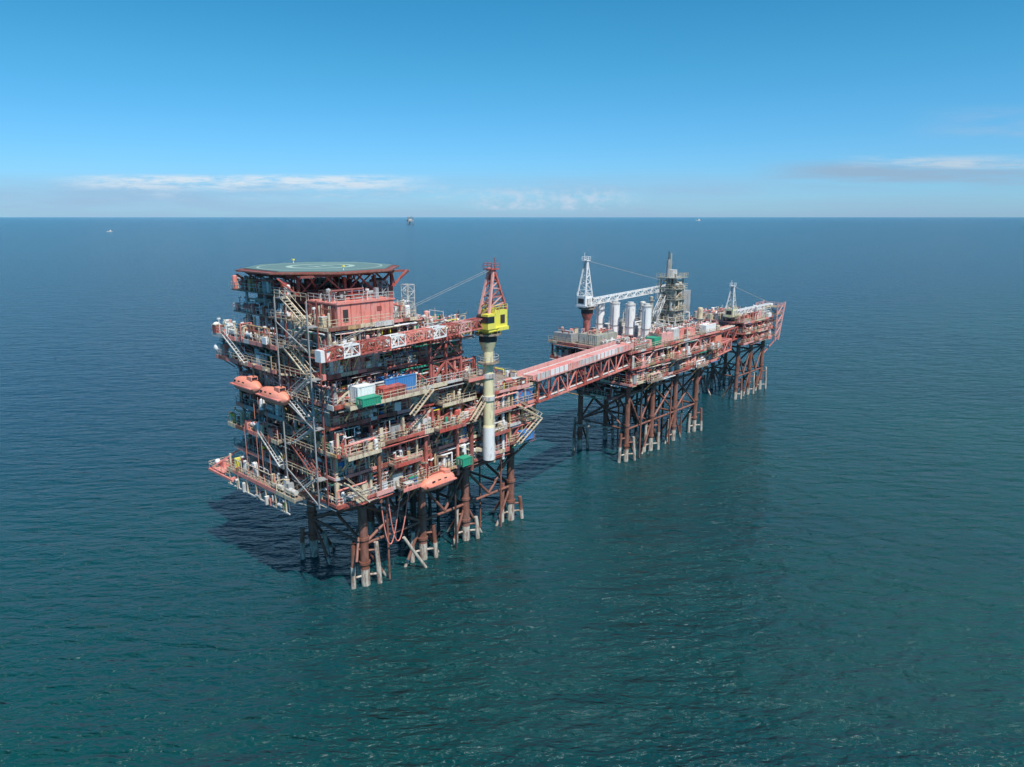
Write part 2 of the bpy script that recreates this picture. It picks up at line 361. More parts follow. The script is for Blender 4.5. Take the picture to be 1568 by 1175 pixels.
RED=['red']*6+['dkred']*5+['rust']*3+['salmon']*5+['lgrey']*3+['cream']*1+['grey']*2+['dark']*2+['pink']*3
SH=['grey']*4+['lgrey']*5+['cream']*6+['dark']*1+['rust']*3+['dkred']*2+['white']*6+['red']*4+['salmon']*4+['yellow','ochre','ochre']
decks=MB(); core=MB(); eq=MB(); rl=MB(); fr=MB(); st=MB()
LV=[
 (18,22.2,-7.5,32,-4.2,25,3.2),
 (22.2,26.5,-7,32,-3.4,24.5,2.6),
 (26.5,30.4,-7.5,32,-4.9,25,3.0),
 (30.4,34.2,-7,25,-2.8,24.5,2.0),
 (34.2,38.2,-7.5,23,-4.9,25,4.4),
 (38.2,42.2,-7,22.5,-1.6,24.5,2.0),
 (42.2,46.2,-7.5,22.5,-4.4,25,4.0)]
for (z,zn,x0,x1,y0,y1,ins) in LV:
    deck(decks,x0,x1,y0,y1,z,edge=rng.choice(('red','salmon','red','salmon')))
    if z<42: panels(core,x0+3.0,x1-1.5,y0+ins,y1-1.5,z,zn-.62,rng,RED)
    rl.rail([(x1,y0),(x0,y0),(x0,y1)],z+.1,rng.choice(('cream','cream','lgrey')))
    top=min(zn-.65,z+3.4)
    n=int((x1-x0)*3.2)
    clutter(eq,x0+.4,x1-.4,y0+.4,y0+ins-.4,z,top,n,rng)
    clutter(eq,x0+.4,x1-.4,y0+.25,y0+1.0,z,top,int(n*.4),rng,big=.6)
    clutter(eq,x0+.4,x0+2.5,y0+1,y1-1,z,top,int((y1-y0)*2.1),rng,SH)
    clutter(eq,x1-1.4,x1-.3,y0+1,y1-1,z,top,20,rng)
    if z<42:
        cols=[x0+.4+k*(x1-x0-.8)/6 for k in range(7)]
        for i,x in enumerate(cols):
            fr.beam((x,y0+.5,z),(x,y0+.5,zn-.6),.42,rng.choice(('red','cream','salmon','red')))
            if i<6 and rng.random()<.55:
                a,b=(z,zn-.6) if rng.random()<.5 else (zn-.6,z)
                fr.beam((x,y0+.5,a),(cols[i+1],y0+.5,b),.26,rng.choice(('red','salmon','cream')))
        cy=[y0+.4+k*(y1-y0-.8)/4 for k in range(5)]
        for i,y in enumerate(cy):
            fr.beam((x0+.5,y,z),(x0+.5,y,zn-.6),.42,rng.choice(('dkred','cream','grey')))
            if i<4 and rng.random()<.6:
                a,b=(z,zn-.6) if rng.random()<.5 else (zn-.6,z)
                fr.beam((x0+.5,y,a),(x0+.5,cy[i+1],b),.24,rng.choice(('dkred','grey','cream')))
for (xa,xb,z) in ((-7,-1,26.5),(3,9,22.2),(12,18,26.5),(-6,9,34.2),(19,23,34.2),(4,10,18),(14,22,30.4),(-7,-3,42.2),(25,31,22.2),(4,10,38.2)):
    yb=-4.9 if z in(26.5,34.2) else (-4.2 if z==18 else (-3.4 if z==22.2 else (-2.8 if z==30.4 else (-4.4 if z==42.2 else -1.6))))
    d_=rng.uniform(1.4,2.4); yf=yb-.16-d_
    decks.box(xa,xb,yf,yb-.2,z-.34,z-.04,'grating'); decks.box(xa-.1,xb+.1,yf-.12,yf-.002,z-.5,z+.1,rng.choice(('cream','salmon','red')))
    rl.rail([(xa,yb-.2),(xa,yf),(xb,yf),(xb,yb-.2)],z,'cream')
    if z!=34.2: clutter(eq,xa+.3,xb-.3,yf+.3,yb-.3,z,z+1.8,8,rng,WARM,.7)
    for x in (xa+.3,(xa+xb)/2,xb-.3): fr.beam((x,yf+.1,z-.4),(x,yb-.1,z-2.6),.18,'ochre')
for (z,zn,x0,x1,y0,y1) in ((18.8,22.6,32.4,40,-4,14),(22.6,26.4,32.4,40.5,-4,14),(26.4,30.0,32.4,40.5,-4.6,14),(30.0,33,25.4,40.5,-4.6,14)):
    deck(decks,x0,x1,y0,y1,z); rl.rail([(x0,y0),(x1,y0),(x1,y1)],z+.1,'cream')
    if z<30: panels(core,x0+1.5,x1-1.5,y0+2.5,y1-1,z,zn-.62,rng,RED)
    clutter(eq,x0+.4,x1-.4,y0+.4,y0+2.2,z,z+2.8 if z<30 else z+1.2,22 if z<30 else 34,rng)
    clutter(eq,x1-1.2,x1-.3,y0+.4,y1,z,z+2.8 if z<30 else z+1.2,14,rng)
    if z<30:
        for x in (x0+.3,(x0+x1)/2,x1-.3): fr.beam((x,y0+.3,z),(x,y0+.3,zn-.6),.4,'ochre')
        fr.beam((x0+.3,y0+.3,z),((x0+x1)/2,y0+.3,zn-.6),.25,'red'); fr.beam(((x0+x1)/2,y0+.3,zn-.6),(x1-.3,y0+.3,z),.25,'red')
st.stair((33.5,-5.4,26.4),(40,-5.4,22.6),1,'cream'); st.stair((40,-5.4,22.6),(33.5,-5.4,18.8),1,'cream')
for x in (34,40): fr.beam((x,-3.5,18.2),(33,0,12),.35,'rust')
for z in (34.4,38.2):
    for x in (12,15.5,19): fr.beam((x,-4.6,z),(x,-4.6,z+3.6),.4,'red')
    fr.beam((12,-4.6,z),(15.5,-4.6,z+3.6),.3,'red'); fr.beam((15.5,-4.6,z+3.6),(19,-4.6,z),.3,'red')
    fr.beam((12,-4.6,z+3.6),(19,-4.6,z+3.6),.4,'red')
for x,m,r in ((1,'rust',.3),(9,'cream',.22),(11,'red',.35),(18.5,'salmon',.28),(22,'dkred',.4),(28,'cream',.28),(30.5,'white',.3)):
    fr.tube((x,-4.0,16),(x,-4.0,rng.uniform(26,31)),r,m,10)
for z in (20,27,33): fr.beam((22.6,-4.5,z),(23.9,-6.6,z),.6,'cream'); fr.beam((25.2,-4.5,z),(23.9,-6.6,z),.6,'cream')
zz=[18,22.2,26.5,30.4,34.2,38.2,42.2,46.2,50]
for i in range(8):
    a,b=(-1,5.5) if i%2 else (5.5,-1)
    st.stair((-8.6,a,zz[i]),(-8.6,b,zz[i+1]),1.1,rng.choice(('lgrey','grey','dkred','cream')))
    st.box(-9.3,-7.7,b-(1.3 if b<0 else 0),b+(0 if b<0 else 1.3),zz[i+1]-.2,zz[i+1]-.05,'grey')
    st.rail([(-9.3,-2.2),(-9.3,6.8)],zz[i+1],'cream')
    if i%3==0: st.beam((-9.4,-2.2,zz[i]),(-9.4,6.8,zz[i+1]),.14,'grey')
for y in (-2.2,6.8):
    for x in (-9.4,-7.75): st.beam((x,y,17.6),(x,y,50),.18,'grey' if x<-9 else 'dkred')
st.stair((-9.5,14,26.5),(-9.5,8,22.2),1,'lgrey'); st.stair((-9.5,24,42.2),(-9.5,17,38.2),1,'lgrey')
st.stair((-3,-6,18),(-6.8,-6,22),1,'cream'); st.stair((6,-6.6,30.4),(10.5,-6.6,34),1,'cream'); st.stair((24,-6.4,30.4),(20,-6.4,26.4),1,'cream')
for (ya,yb,z,dd,m) in ((8,25,38.2,1.6,'cream'),(7,25,42.2,1.8,'lgrey'),(20,28.5,42.2,2.0,'lgrey'),(20,28,38.2,1.8,'lgrey'),(7,23,30.4,1.4,'grey'),(8,25,26.5,2.2,'cream'),(8,25,22.2,1.5,'grey'),(3,26,18,2.8,'cream')):
    xf=-7.7-dd; xr=-7.7 if yb<=26 else -6.0
    decks.box(xf,xr,ya,yb,z-.4,z-.05,'grating')
    for (a,b) in cuts(yb-ya,1.5,5,drg): decks.box(xf-.12,xf-.002,ya+a,ya+b-.01,z-.6,z+.08,drg.choice((m,'rust','salmon',m,'salmon')))
    rl.rail([(xf,ya),(xf,yb),(xr,yb)],z,m)
    clutter(eq,xf+.2,xf+1.2,ya+.5,yb-.5,z,z+2.6,int((yb-ya)*1.3),rng,SH)
    y=ya+.4
    while y<yb: fr.beam((xf+.1,y,z-.5),(-7.1,y,z-2.4),.16,'grey'); y+=3
for y in (23,27,31): fr.beam((-11.5,y,16.6),(-5,y,16.6),.4,'salmon')
for x in (-11.5,-8.5,-5): fr.beam((x,22,16.6),(x,31,16.6),.4,'salmon')
fr.box(-11.3,-5.2,26.2,30.8,16.85,17.0,'salmon'); fr.rail([(-11.5,23),(-11.5,31),(-5,31)],17,'cream')
fr.beam((-11.5,31,16.6),(-7,24,22),.3,'salmon'); fr.beam((-5,31,16.6),(-6,24,22),.3,'salmon')
fr.cbox((-9,29,17),(2.2,1.6,1.2),'salmon'); fr.dome((-10.3,30,18),.5,'white'); fr.cbox((-6.5,27.5,17),(1.6,1.4,1.5),'lgrey')
for k in range(7): fr.beam((-10.5,6+k*3.2,17.4),(-10.5,6+k*3.2,14.9),.2,'cream')
fr.beam((-10.5,5,14.9),(-10.5,26,14.9),.2,'lgrey'); clutter(fr,-11,-9.5,6,25,14.9,16.8,18,rng,SH,.7)
for (x,y,z,r) in ((-8.8,28.4,43.2,.75),(-9,28,39.4,.85),(-8.6,27,41,.6),(-8.4,25.5,44,.6),(-7,25.5,37.5,.55)):
    fr.dome((x,y,z),r,'white'); fr.beam((x,y,z-r),(x,y,z-r-1.2),.25,'white'); fr.beam((x,y,z-r-.8),(x+2.5,y-1.5,z-r-.8),.2,'grey')
for y in (11,13.5,15,19): fr.tube((-10,y,33),(-10,y,16),.05,'orange',4)

ac=MB()
ac.box(-3.5,13,6,23,42.25,50.2,'dkred')
ac.box(-4.8,5.8,-3.2,4.6,45.9,49.1,'salmon'); ac.box(-5.0,6.0,-3.4,4.8,49.11,49.3,'salmon')
ac.box(-4.92,-4.81,-2.6,4.2,46.2,48.9,'dkred')
for k in range(6): ac.box(-4.3+k*1.85,-4.23+k*1.85,-3.27,-3.2,45.95,49.08,'red')
ac.cbox((2.9,-3.22,47.6),(.9,.12,.7),'dkred'); ac.cbox((-3.4,-3.22,46.4),(.9,.12,1.9),'dark')
for z in (43.6,47.2):
    for y in range(8,22,3):
        ac.box(-3.6,-3.48,y,y+1.3,z,z+1,'glass')
        ac.box(-3.63,-3.49,y-.1,y+1.4,z-.12,z-.02,'lgrey')
ac.box(-5.5,-3.6,15,20,46.2,48.6,'lgrey'); ac.box(-5.5,-3.6,9,12.5,43.0,45.8,'white'); ac.box(-3.7,-3.5,7,22,46.0,46.3,'cream')
ac.rail([(5.9,-3.2),(-4.8,-3.2),(-4.8,4.6)],49.3,'lgrey')
deck(ac,-7.2,9.5,-4.2,5.2,45.9,edge='cream'); ac.rail([(9.5,5),(9.5,-4.2),(-7.2,-4.2),(-7.2,5.2)],46,'cream')
for x in (-7,-2.5,2,6,9.3): ac.beam((x,-4,42.2),(x,-4,45.4),.35,'cream')
panels(ac,-5.5,9,-2,4.5,42.2,45.3,rng,['cream','lgrey','red','salmon','white','dkred'])
clutter(ac,-6.5,9.3,-3.8,-2.4,42.2,45,36,rng); clutter(ac,6.4,9.3,-3.5,4.5,45.95,49,26,rng,['lgrey','white','cream','grey','salmon','red'])
clutter(ac,-6.8,-5.4,-3.8,4.5,45.95,49,18,rng,SH,.8)
clutter(ac,-4,5,-2.6,4,49.3,51.0,22,rng,['lgrey','grey','dark','red','dkred','white'],.8)
clutter(ac,-3,12.5,6.5,22.5,50.2,52.0,40,rng,['lgrey','grey','dark','red','dkred','cream'],.8)
clutter(ac,14.5,22,-3.5,8,42.2,44.2,80,rng); clutter(ac,10,16,-3.5,5,42.2,45.2,60,rng)
clutter(ac,14.5,22,8,23,42.2,46.2,60,rng)
ac.truss((10.6,-1,42.2),(10.6,-1,51.0),1.5,1.5,8,'lgrey',.12)
ac.truss((8.5,3,46),(8.5,3,51.5),1.2,1.2,6,'grey',.12)
for y in (8,14,20): ac.beam((-7,y,42.2),(-7,y,52.4),.35,'grey')
for z in (46.3,50):
    ac.box(-7.4,-3.5,6.9,24.6,z-.3,z-.05,'grating'); ac.rail([(-7.4,6.9),(-7.4,24.6),(-3.5,24.6)],z,'lgrey')
    clutter(ac,-7.2,-5.8,7,24,z,z+2.3,40,rng,SH)
ac.build("accommodation_block",PA)
decks.build("decks",PA); core.build("module_walls",PA); eq.build("process_equipment",PA); rl.build("railings",PA); fr.build("structural_frame",PA); st.build("stair_towers",PA)

# ---- helideck
hd=MB(); hx0,hx1,hy0,hy1,ch=-7.4,15,2,26,6.5; zt=53.7
def octo(g,z): return [(hx0-g,hy0+ch,z),(hx0+ch,hy0-g,z),(hx1-ch,hy0-g,z),(hx1+g,hy0+ch,z),(hx1+g,hy1-ch,z),(hx1-ch,hy1+g,z),(hx0+ch,hy1+g,z),(hx0-g,hy1-ch,z)]
t_=octo(0,zt); b_=octo(0,zt-.4)
hd.add(t_+b_,[tuple(range(8)),tuple(range(15,7,-1))]+[(i,i+8,(i+1)%8+8,(i+1)%8) for i in range(8)],'teal')
o2=octo(1.4,zt-.35); i2=octo(.05,zt-.22)
hd.add(o2+i2,[(i,(i+1)%8,(i+1)%8+8,i+8) for i in range(8)],'dkred')
for i in range(8): hd.beam(o2[i],o2[(i+1)%8],.2,'rust'); hd.beam(b_[i],b_[(i+1)%8],.5,'dkred')
cx,cy=(hx0+hx1)/2,(hy0+hy1)/2
def ring(r0,r1,z,m,n=48):
    vs=[]
    for k in range(n):
        t=2*math.pi*k/n; vs+=[(cx+r0*math.cos(t),cy+r0*math.sin(t),z),(cx+r1*math.cos(t),cy+r1*math.sin(t),z)]
    hd.add(vs,[(2*k,2*k+1,(2*k+3)%(2*n),(2*k+2)%(2*n)) for k in range(n)],m)
ring(4.8,5.8,zt+.004,'marking'); ring(10.2,10.5,zt+.004,'marking')
for (x0,x1,y0,y1) in ((-1.6,-1.1,-1.8,1.8),(1.1,1.6,-1.8,1.8),(-1.1,1.1,-.25,.25)): hd.box(cx+x0,cx+x1,cy+y0,cy+y1,zt+.001,zt+.006,'marking')
for k in range(-5,6,2): hd.beam((hx0+1,cy+k*2,zt-.8),(hx1-1,cy+k*2,zt-.8),.35,'dkred')
for x in (-5,2,8,13): hd.beam((x,hy0+4,zt-1.2),(x,hy1-4,zt-1.2),.4,'dkred')
for (x,y) in ((-5,7),(-5,20),(2,4.5),(8,4.5),(13.5,7),(13.5,20),(2,23),(8,23)):
    hd.beam((x,y,zt-1.2),(x,y,42.4 if x>12 or y<6 else 50),.4,'red' if x>0 else 'dkred')
    for dx in (-3.5,3.5): hd.beam((x+dx,y,zt-1),(x,y,zt-4),.25,'red')
for x in range(-4,13,4): hd.beam((x,hy0+3,zt-.9),(x+3,hy0+6,zt-3.4),.2,'red'); hd.beam((x+3,hy0+6,zt-3.4),(x+4,hy0+3,zt-.9),.2,'red')
hd.beam((-6,8,zt-3.4),(13.5,8,zt-3.4),.3,'dkred')
for y in range(7,21,4): hd.beam((-5.5,y,zt-.9),(-3.5,y,zt-3.4),.2,'dkred'); hd.beam((-3.5,y,zt-3.4),(-5.5,y+4,zt-.9),.2,'dkred')
for (x,y) in ((5,24.8),(1,3.2)): hd.beam((x,y,zt),(x,y,zt+.6),.12,'white'); hd.cbox((x,y,zt+.5),(.4,.4,.25),'yellow')
hd.build("helideck",None,OA,ANG)

# ---- cranes
def crane(name,O,base,z0,zp,zc,boomend,mast,cp,cc,cm,alt,r=.95,low=None,bw=1.5,cabs=1.0,seg=22):
    mb=MB(); x,y=base
    mb.tube((x,y,z0),(x,y,zp),r,cp,18)
    if low: mb.tube((x,y,z0-.3),(x,y,low),r*1.15,'white',18); mb.tube((x,y,low),(x,y,low+.5),r*1.15,cp,18,r)
    for zz in (30,34.2) if low else (): mb.tube((x,y,zz-.4),(x,y,zz+.4),r*1.25,'lgrey',18)
    if low:
        mb.tube((x,y,36.5),(x,y,36.7),r*2.1,'grating',18); mb.rail([(x+r*2.05*math.cos(k*math.pi/6),y+r*2.05*math.sin(k*math.pi/6)) for k in range(13)],36.7,'lgrey',1)
        mb.beam((x+1.2,y-.3,24),(x+1.2,y-.3,41),.08,'lgrey'); mb.beam((x+1.2,y+.3,24),(x+1.2,y+.3,41),.08,'lgrey')
    mb.tube((x,y,zp-3),(x,y,zp-1.2),r,cp,18,r*1.7); mb.tube((x,y,zp-1.2),(x,y,zp),r*1.7,'dark',18)
    mb.tube((x,y,zp),(x,y,zp+.3),r*2.5,'grating',18)
    pts=[(x+r*2.45*math.cos(k*math.pi/6),y+r*2.45*math.sin(k*math.pi/6)) for k in range(13)]
    mb.rail(pts,zp+.3,cc,1.2); mb.tube((x,y,zp+.3),(x,y,zc),r*1.2,cc,16)
    c=cabs
    be=Vector(boomend); bd=(be-Vector((x,y,be.z))); bd.z=0; bd.normalize(); sd=Vector((-bd.y,bd.x,0))
    def P(f,s_,z): return (x+bd.x*f+sd.x*s_,y+bd.y*f+sd.y*s_,z)
    def obox(f0,f1,s0,s1,za,zb,m):
        mb.add([P(f0,s0,za),P(f1,s0,za),P(f1,s1,za),P(f0,s1,za),P(f0,s0,zb),P(f1,s0,zb),P(f1,s1,zb),P(f0,s1,zb)],[(0,3,2,1),(4,5,6,7),(0,1,5,4),(1,2,6,5),(2,3,7,6),(3,0,4,7)],m)
    obox(-2.6*c,1.6*c,-1.7*c,1.7*c,zc,zc+.5*c,cc)
    obox(-2.5*c,.2*c,-1.5*c,1.5*c,zc+.5*c,zc+2.9*c,cc); obox(-2.52*c,-2.4*c,-1.0*c,1.0*c,zc+1*c,zc+2.3*c,'dark')
    obox(-1.9*c,-1.0*c,1.4*c,1.55*c,zc+1*c,zc+2.2*c,'dark'); obox(-1.9*c,-.6*c,-1.9*c,-1.5*c,zc+.7*c,zc+2.4*c,'lgrey')
    obox(.3*c,1.9*c,.5*c,1.8*c,zc+.4*c,zc+2.5*c,cc); obox(.6*c,1.93*c,.45*c,1.84*c,zc+1.3*c,zc+2.2*c,'glass')
    obox(.2*c,1.6*c,-1.4*c,-.2*c,zc+.5*c,zc+1.5*c,'grey'); mb.tube(P(.6*c,-1.2*c,zc+1.9*c),P(.6*c,-.2*c,zc+1.9*c),.5*c,'dark',12)
    mb.rail([P(-2.5*c,-1.5*c,0)[:2],P(.2*c,-1.5*c,0)[:2],P(.2*c,1.5*c,0)[:2],P(-2.5*c,1.5*c,0)[:2]],zc+2.9*c,cc,1,.9)
    mb.rail([P(-2.6*c,-2.2*c,0)[:2],P(1.6*c,-2.2*c,0)[:2]],zc+.3,cc,1,1); obox(-2.6*c,1.6*c,-2.25*c,-1.7*c,zc+.15,zc+.28,'grating')
    for s_ in (-1,1):
        top=P(-.8*c,s_*.4*c,mast)
        mb.beam(P(-2.4*c,s_*1.4*c,zc+2.9*c),top,.28*c,cm[0]); mb.beam(P(1.2*c,s_*1.1*c,zc+.5*c),top,.3*c,cm[1])
    n=6
    for k in range(n):
        t=k/n; t2=(k+1)/n
        def Q(fa,sa,za,tt,sg):
            a=Vector(P(fa,sg*sa,za)); b=Vector(P(-.8*c,sg*.4*c,mast)); return a.lerp(b,tt)
        for sg in (-1,1):
            mb.beam(Q(-2.4*c,1.4*c,zc+2.9*c,t,sg),Q(1.2*c,1.1*c,zc+.5*c,t2,sg),.14*c,cm[k%2])
            mb.beam(Q(1.2*c,1.1*c,zc+.5*c,t2,sg),Q(-2.4*c,1.4*c,zc+2.9*c,t2,sg),.14*c,cm[k%2])
        mb.beam(Q(1.2*c,1.1*c,zc+.5*c,t,-1),Q(1.2*c,1.1*c,zc+.5*c,t2,1),.14*c,cm[k%2]); mb.beam(Q(-2.4*c,1.4*c,zc+2.9*c,t,-1),Q(-2.4*c,1.4*c,zc+2.9*c,t,1),.14*c,cm[k%2])
    mb.cbox(P(-.8*c,0,mast-.3),(1.6*c,1.6*c,.2),cm[0]); mb.rail([P(-1.6*c,-.8*c,0)[:2],P(0,-.8*c,0)[:2],P(0,.8*c,0)[:2],P(-1.6*c,.8*c,0)[:2]],mast-.1,cm[0],.8,.9)
    mb.beam(P(-.8*c,.6*c,mast),P(-.8*c,.6*c,mast+1.8),.1,cm[0])
    piv=Vector(P(1.8*c,0,zc+1.2*c)); mb.truss(piv,be,bw,bw*.95,seg,alt[0],.2,alt=alt)
    mb.cbox((be.x,be.y,be.z-.9),(1.5,1.5,1.7),'white')
    for s_ in (-.35,.35):
        mb.tube(P(-.8*c,s_*c,mast-.2),(be+Vector((sd.x*s_,sd.y*s_,.8))),.04,'grey',4)
        mb.tube(P(-.8*c,s_*c,mast-.2),P(-2.3*c,s_*c,zc+2.9*c),.05,'grey',4)
    mb.tube(be,(be.x,be.y,be.z-3),.05,'dark',4); mb.cbox((be.x,be.y,be.z-3.6),(.5,.5,.8),'salmon')
    return mb.build(name,None,O,ANG)
crane("pedestal_crane",OA,(23.9,-6.6),18.6,41.6,42.4,(-10.5,-7.4,42.8),53.3,'paleyellow','yellow',('red','pink'),
      ['red','pink','red','white','salmon','salmon','white','red','red','white','red'],low=24.5,cabs=1.25,bw=1.7)
crane("pedestal_crane",OB,(4,16.5),29,38,38.6,(43,13,41.5),51.0,'red','white',('white','white'),['white'],cabs=1.0,seg=20)
crane("pedestal_crane",OB,(77.5,10),24.5,28.6,29,(106,9,30.4),39.6,'salmon','paleyellow',('white','lgrey'),['white'],cabs=.95,seg=18)

# ---- lifeboats, containers
lifeboat("lifeboat",W(OA,-9.8,17.0,33.2),ANG-math.pi/2,8.2)
lifeboat("lifeboat",W(OA,-9.8,8.3,32.8),ANG-math.pi/2,8.2)
lifeboat("lifeboat",W(OA,11.3,-6.6,16.2),ANG,7.6)
container("shipping_container",W(OA,-2.9,-5.6,34.3),ANG,(3.0,2.4,2.6),'white')
container("shipping_container",W(OA,5.2,-3.9,34.25),ANG,(6,2.2,2.5),'blue')
container("shipping_container",W(OA,2.6,-5.9,34.3),ANG,(4.4,1.7,1.5),'red')
container("waste_skip",W(OA,-3.3,-7.9,34.3),ANG,(3.2,1.5,1.2),'green')
container("shipping_container",W(OA,36,-3.2,26.5),ANG,(5,2.3,2.4),'blue')
container("waste_skip",W(OA,19,-5.2,18.1),ANG,(2.2,1.5,1.5),'green')
container("shipping_container",W(OA,36.5,-4.6,18.9),ANG,(2.6,1.8,1.6),'blue')
container("waste_skip",W(OA,19.5,-2.6,42.3),ANG,(3,1.8,1.4),'green')

# ================================================================== BRIDGE
BR=empty("access_bridge",(0,0,0),0)
p=W(OA,39,-3.4,28.2); q=W(OB,-4,-.5,28.2)
mb=MB(); mb.truss(p,q,4.2,4.4,11,'red',.34,alt=['red','salmon','red','red','salmon','red'])
mb.build("truss",BR)
mb=MB(); dd=(q-p).normalized(); sd=Vector((dd.y,-dd.x,0))
def sl(u0,u1,s0,s1,z0,z1,m):
    a=p+dd*u0; b=p+dd*u1; vs=[]
    for z in (z0,z1):
        for (P_,s_) in ((a,s0),(b,s0),(b,s1),(a,s1)): vs.append((P_.x+sd.x*s_,P_.y+sd.y*s_,z))
    mb.add(vs,[(0,1,2,3),(7,6,5,4),(4,5,1,0),(5,6,2,1),(6,7,3,2),(7,4,0,3)],m)
LL=(q-p).length
sl(-1,LL+1,-2.6,2.6,30.45,30.7,'pink')
for (a,b) in cuts(LL+2,2.5,5,rng):
    sl(a-1,b-1.03,2.35,2.5,30.75,31.9,rng.choice(('white','lgrey','white','pink')))
    sl(a-1,b-1.03,-2.5,-2.35,30.75,31.9,'pink'); sl(a-1,b-1.03,-.6,1.4,30.75,31.45+rng.uniform(0,.1),rng.choice(('pink','salmon','pink')))
for k in range(int(LL/1.8)): sl(k*1.8,k*1.8+.12,2.5,2.62,30.6,31.95,'salmon')
for s_,z,m in ((-1.6,31.1,'lgrey'),(-1.1,31.05,'cream'),(1.7,31.0,'grey'),(1.9,26.5,'lgrey'),(1.2,26.3,'rust'),(-.5,26.4,'grey')):
    mb.tube(p+sd*s_+Vector((0,0,z-p.z)),q+sd*s_+Vector((0,0,z-q.z)),.2,m,8)
mb.build("walkway",BR)

# ================================================================== PLATFORM B
rng=random.Random(5)
PB=empty("offshore_platform",OB)
j=MB(); jacket(j,[0,12,24,36],[0,15],21.5,rng,zl=8.5,r=.68,pr=.38)
for i in range(5):
    for k in range(2):
        x=17+i*2.3; y=5+k*3; j.tube((x,y,-6),(x,y,21),.3,'dark',8)
for (x,y) in ((5,-1),(30,1),(8,8),(20,-1)): j.tube((x,y,-6),(x,y,21),.22,'rust',8)
j.beam((-3,14,7.5),(1,2,8.2),.45,'pile')
j.build("jacket_legs",PB)
decks=MB(); core=MB(); eq=MB(); rl=MB(); fr=MB(); top=MB()
PAL=['red']*5+['salmon']*5+['cream']*4+['lgrey']*5+['white']*6+['grey']*4+['rust']*3+['dkred']*2+['dark']*2+['pink']*5+['greygreen']*2
for (z,zn,x0,x1,y0,y1,ins) in ((21.6,25.6,-4,43,-3,22,2.4),(25.6,29.8,-4,43,-3.4,22.5,3),(29.8,33,-4.3,43,-3.4,23,3)):
    deck(decks,x0,x1,y0,y1,z,edge='salmon' if z>29 else 'red',m='grating')
    rl.rail([(x1,y0),(x0,y0),(x0,y1)],z+.1,'cream')
    if z<29: panels(core,x0+2.2,x1-1.5,y0+ins,y1-1.5,z,zn-.62,rng,RED)
    if z<29:
        clutter(eq,x0+.4,x1-.4,y0+.4,y0+ins-.3,z,zn-.7,170,rng,PAL); clutter(eq,x0+.4,x0+1.8,y0,y1-1,z,zn-.7,60,rng,PAL)
        cols=[x0+.4+k*(x1-x0-.8)/8 for k in range(9)]
        for i,x in enumerate(cols):
            fr.beam((x,y0+.4,z),(x,y0+.4,zn-.6),.4,rng.choice(('red','salmon','ochre')))
            if i<8 and rng.random()<.75:
                a,b=(z,zn-.6) if i%2 else (zn-.6,z); fr.beam((x,y0+.4,a),(cols[i+1],y0+.4,b),.24,rng.choice(('red','salmon','pink')))
        for k in range(5):
            y=y0+.4+k*(y1-y0-.8)/4
            fr.beam((x0+.4,y,z),(x0+.4,y,zn-.6),.4,'red')
            if k<4: fr.beam((x0+.4,y,z),(x0+.4,y+(y1-y0-.8)/4,zn-.6),.24,'red')
for (xa,xb,z) in ((2,8,21.6),(14,20,25.6),(26,32,21.6),(34,40,25.6)):
    yf=-5.4; decks.box(xa,xb,yf,-3.7,z-.3,z-.04,'grating'); rl.rail([(xa,-3.6),(xa,yf),(xb,yf),(xb,-3.6)],z,'cream'); clutter(eq,xa,xb,yf+.2,-3.8,z,z+1.8,9,rng,PAL,.7)
    for x in (xa+.2,xb-.2): fr.beam((x,yf,z-.3),(x,-3.5,z-2.3),.18,'ochre')
deck(decks,-3,14,3,21,17,edge='rust'); rl.rail([(-3,3),(-3,21)],17.1,'cream'); clutter(eq,-2.6,13,3.4,20,17,20.6,70,rng,PAL)
for (x,y) in ((-2.5,3.5),(-2.5,12),(-2.5,20.5),(5,3.5)): fr.beam((x,y,17),(x,y,21),.4,'red')
for y in (3.5,12): fr.beam((-2.5,y,17),(-2.5,y+8.5,21),.3,'red'); fr.beam((-2.5,y,21),(-2.5,y+8.5,17),.3,'red')
fr.beam((-3.5,-2,21),(0,0,15),.4,'red'); fr.beam((43,0,21),(36,0,14),.4,'red'); fr.beam((43,15,21),(36,15,14),.4,'red')
top.box(-3,6,8,14,29.85,32.4,'greygreen'); top.box(-3.4,0,16,22,29.85,32.0,'grey')
for k in range(9): top.box(-3.08,-2.99,8.3+k*.62,8.6+k*.62,30,32.2,'lgrey')
clutter(top,-2.5,5.5,8.5,13.5,32.4,33.6,18,rng,PAL,.7); clutter(top,-3,-.5,16.5,21.5,32,33.2,8,rng,PAL,.7)
top.box(8,26,1,21,29.9,30.5,'pink')
top.box(7,10,-2.8,0,29.85,31.8,'green')
for (a,b) in cuts(12,1.5,3,rng): top.box(10.2+a,10.18+b,-2.6-rng.uniform(0,.3),1.0,29.9,32.0+rng.uniform(0,1.2),rng.choice(('pink','salmon','pink','lgrey')))
clutter(top,10,22,-2.4,.8,32.4,34,26,rng,PAL,.7)
for k,y in enumerate((3,8,13,18)):
    x=12; top.box(x-1.7,x+1.7,y-1.5,y+1.5,30.5,31.2,'grey')
    top.tube((x,y,31.2),(x,y,38.9),1.3,'white',20); top.tube((x,y,38.9),(x,y,39.3),1.4,'lgrey',20); top.tube((x,y,39.3),(x,y,39.8),.85,'lgrey',16)
    top.box(x+1.9,x+9,y-1.2,y+1.2,30.5,32.6,'lgrey'); clutter(top,x+2,x+8,y-1,y+1,32.6,34,8,rng,['grey','lgrey','cream','white','greygreen'],.8)
    top.tube((x,y,33),(x,y,33.25),1.42,'grey',20); top.beam((x-1.35,y-.5,31),(x-1.35,y-.5,38.5),.1,'grey')
clutter(top,20,28,1,20,30.5,35.5,90,rng,['lgrey','white','grey','cream','greygreen','lgrey'],1.0)
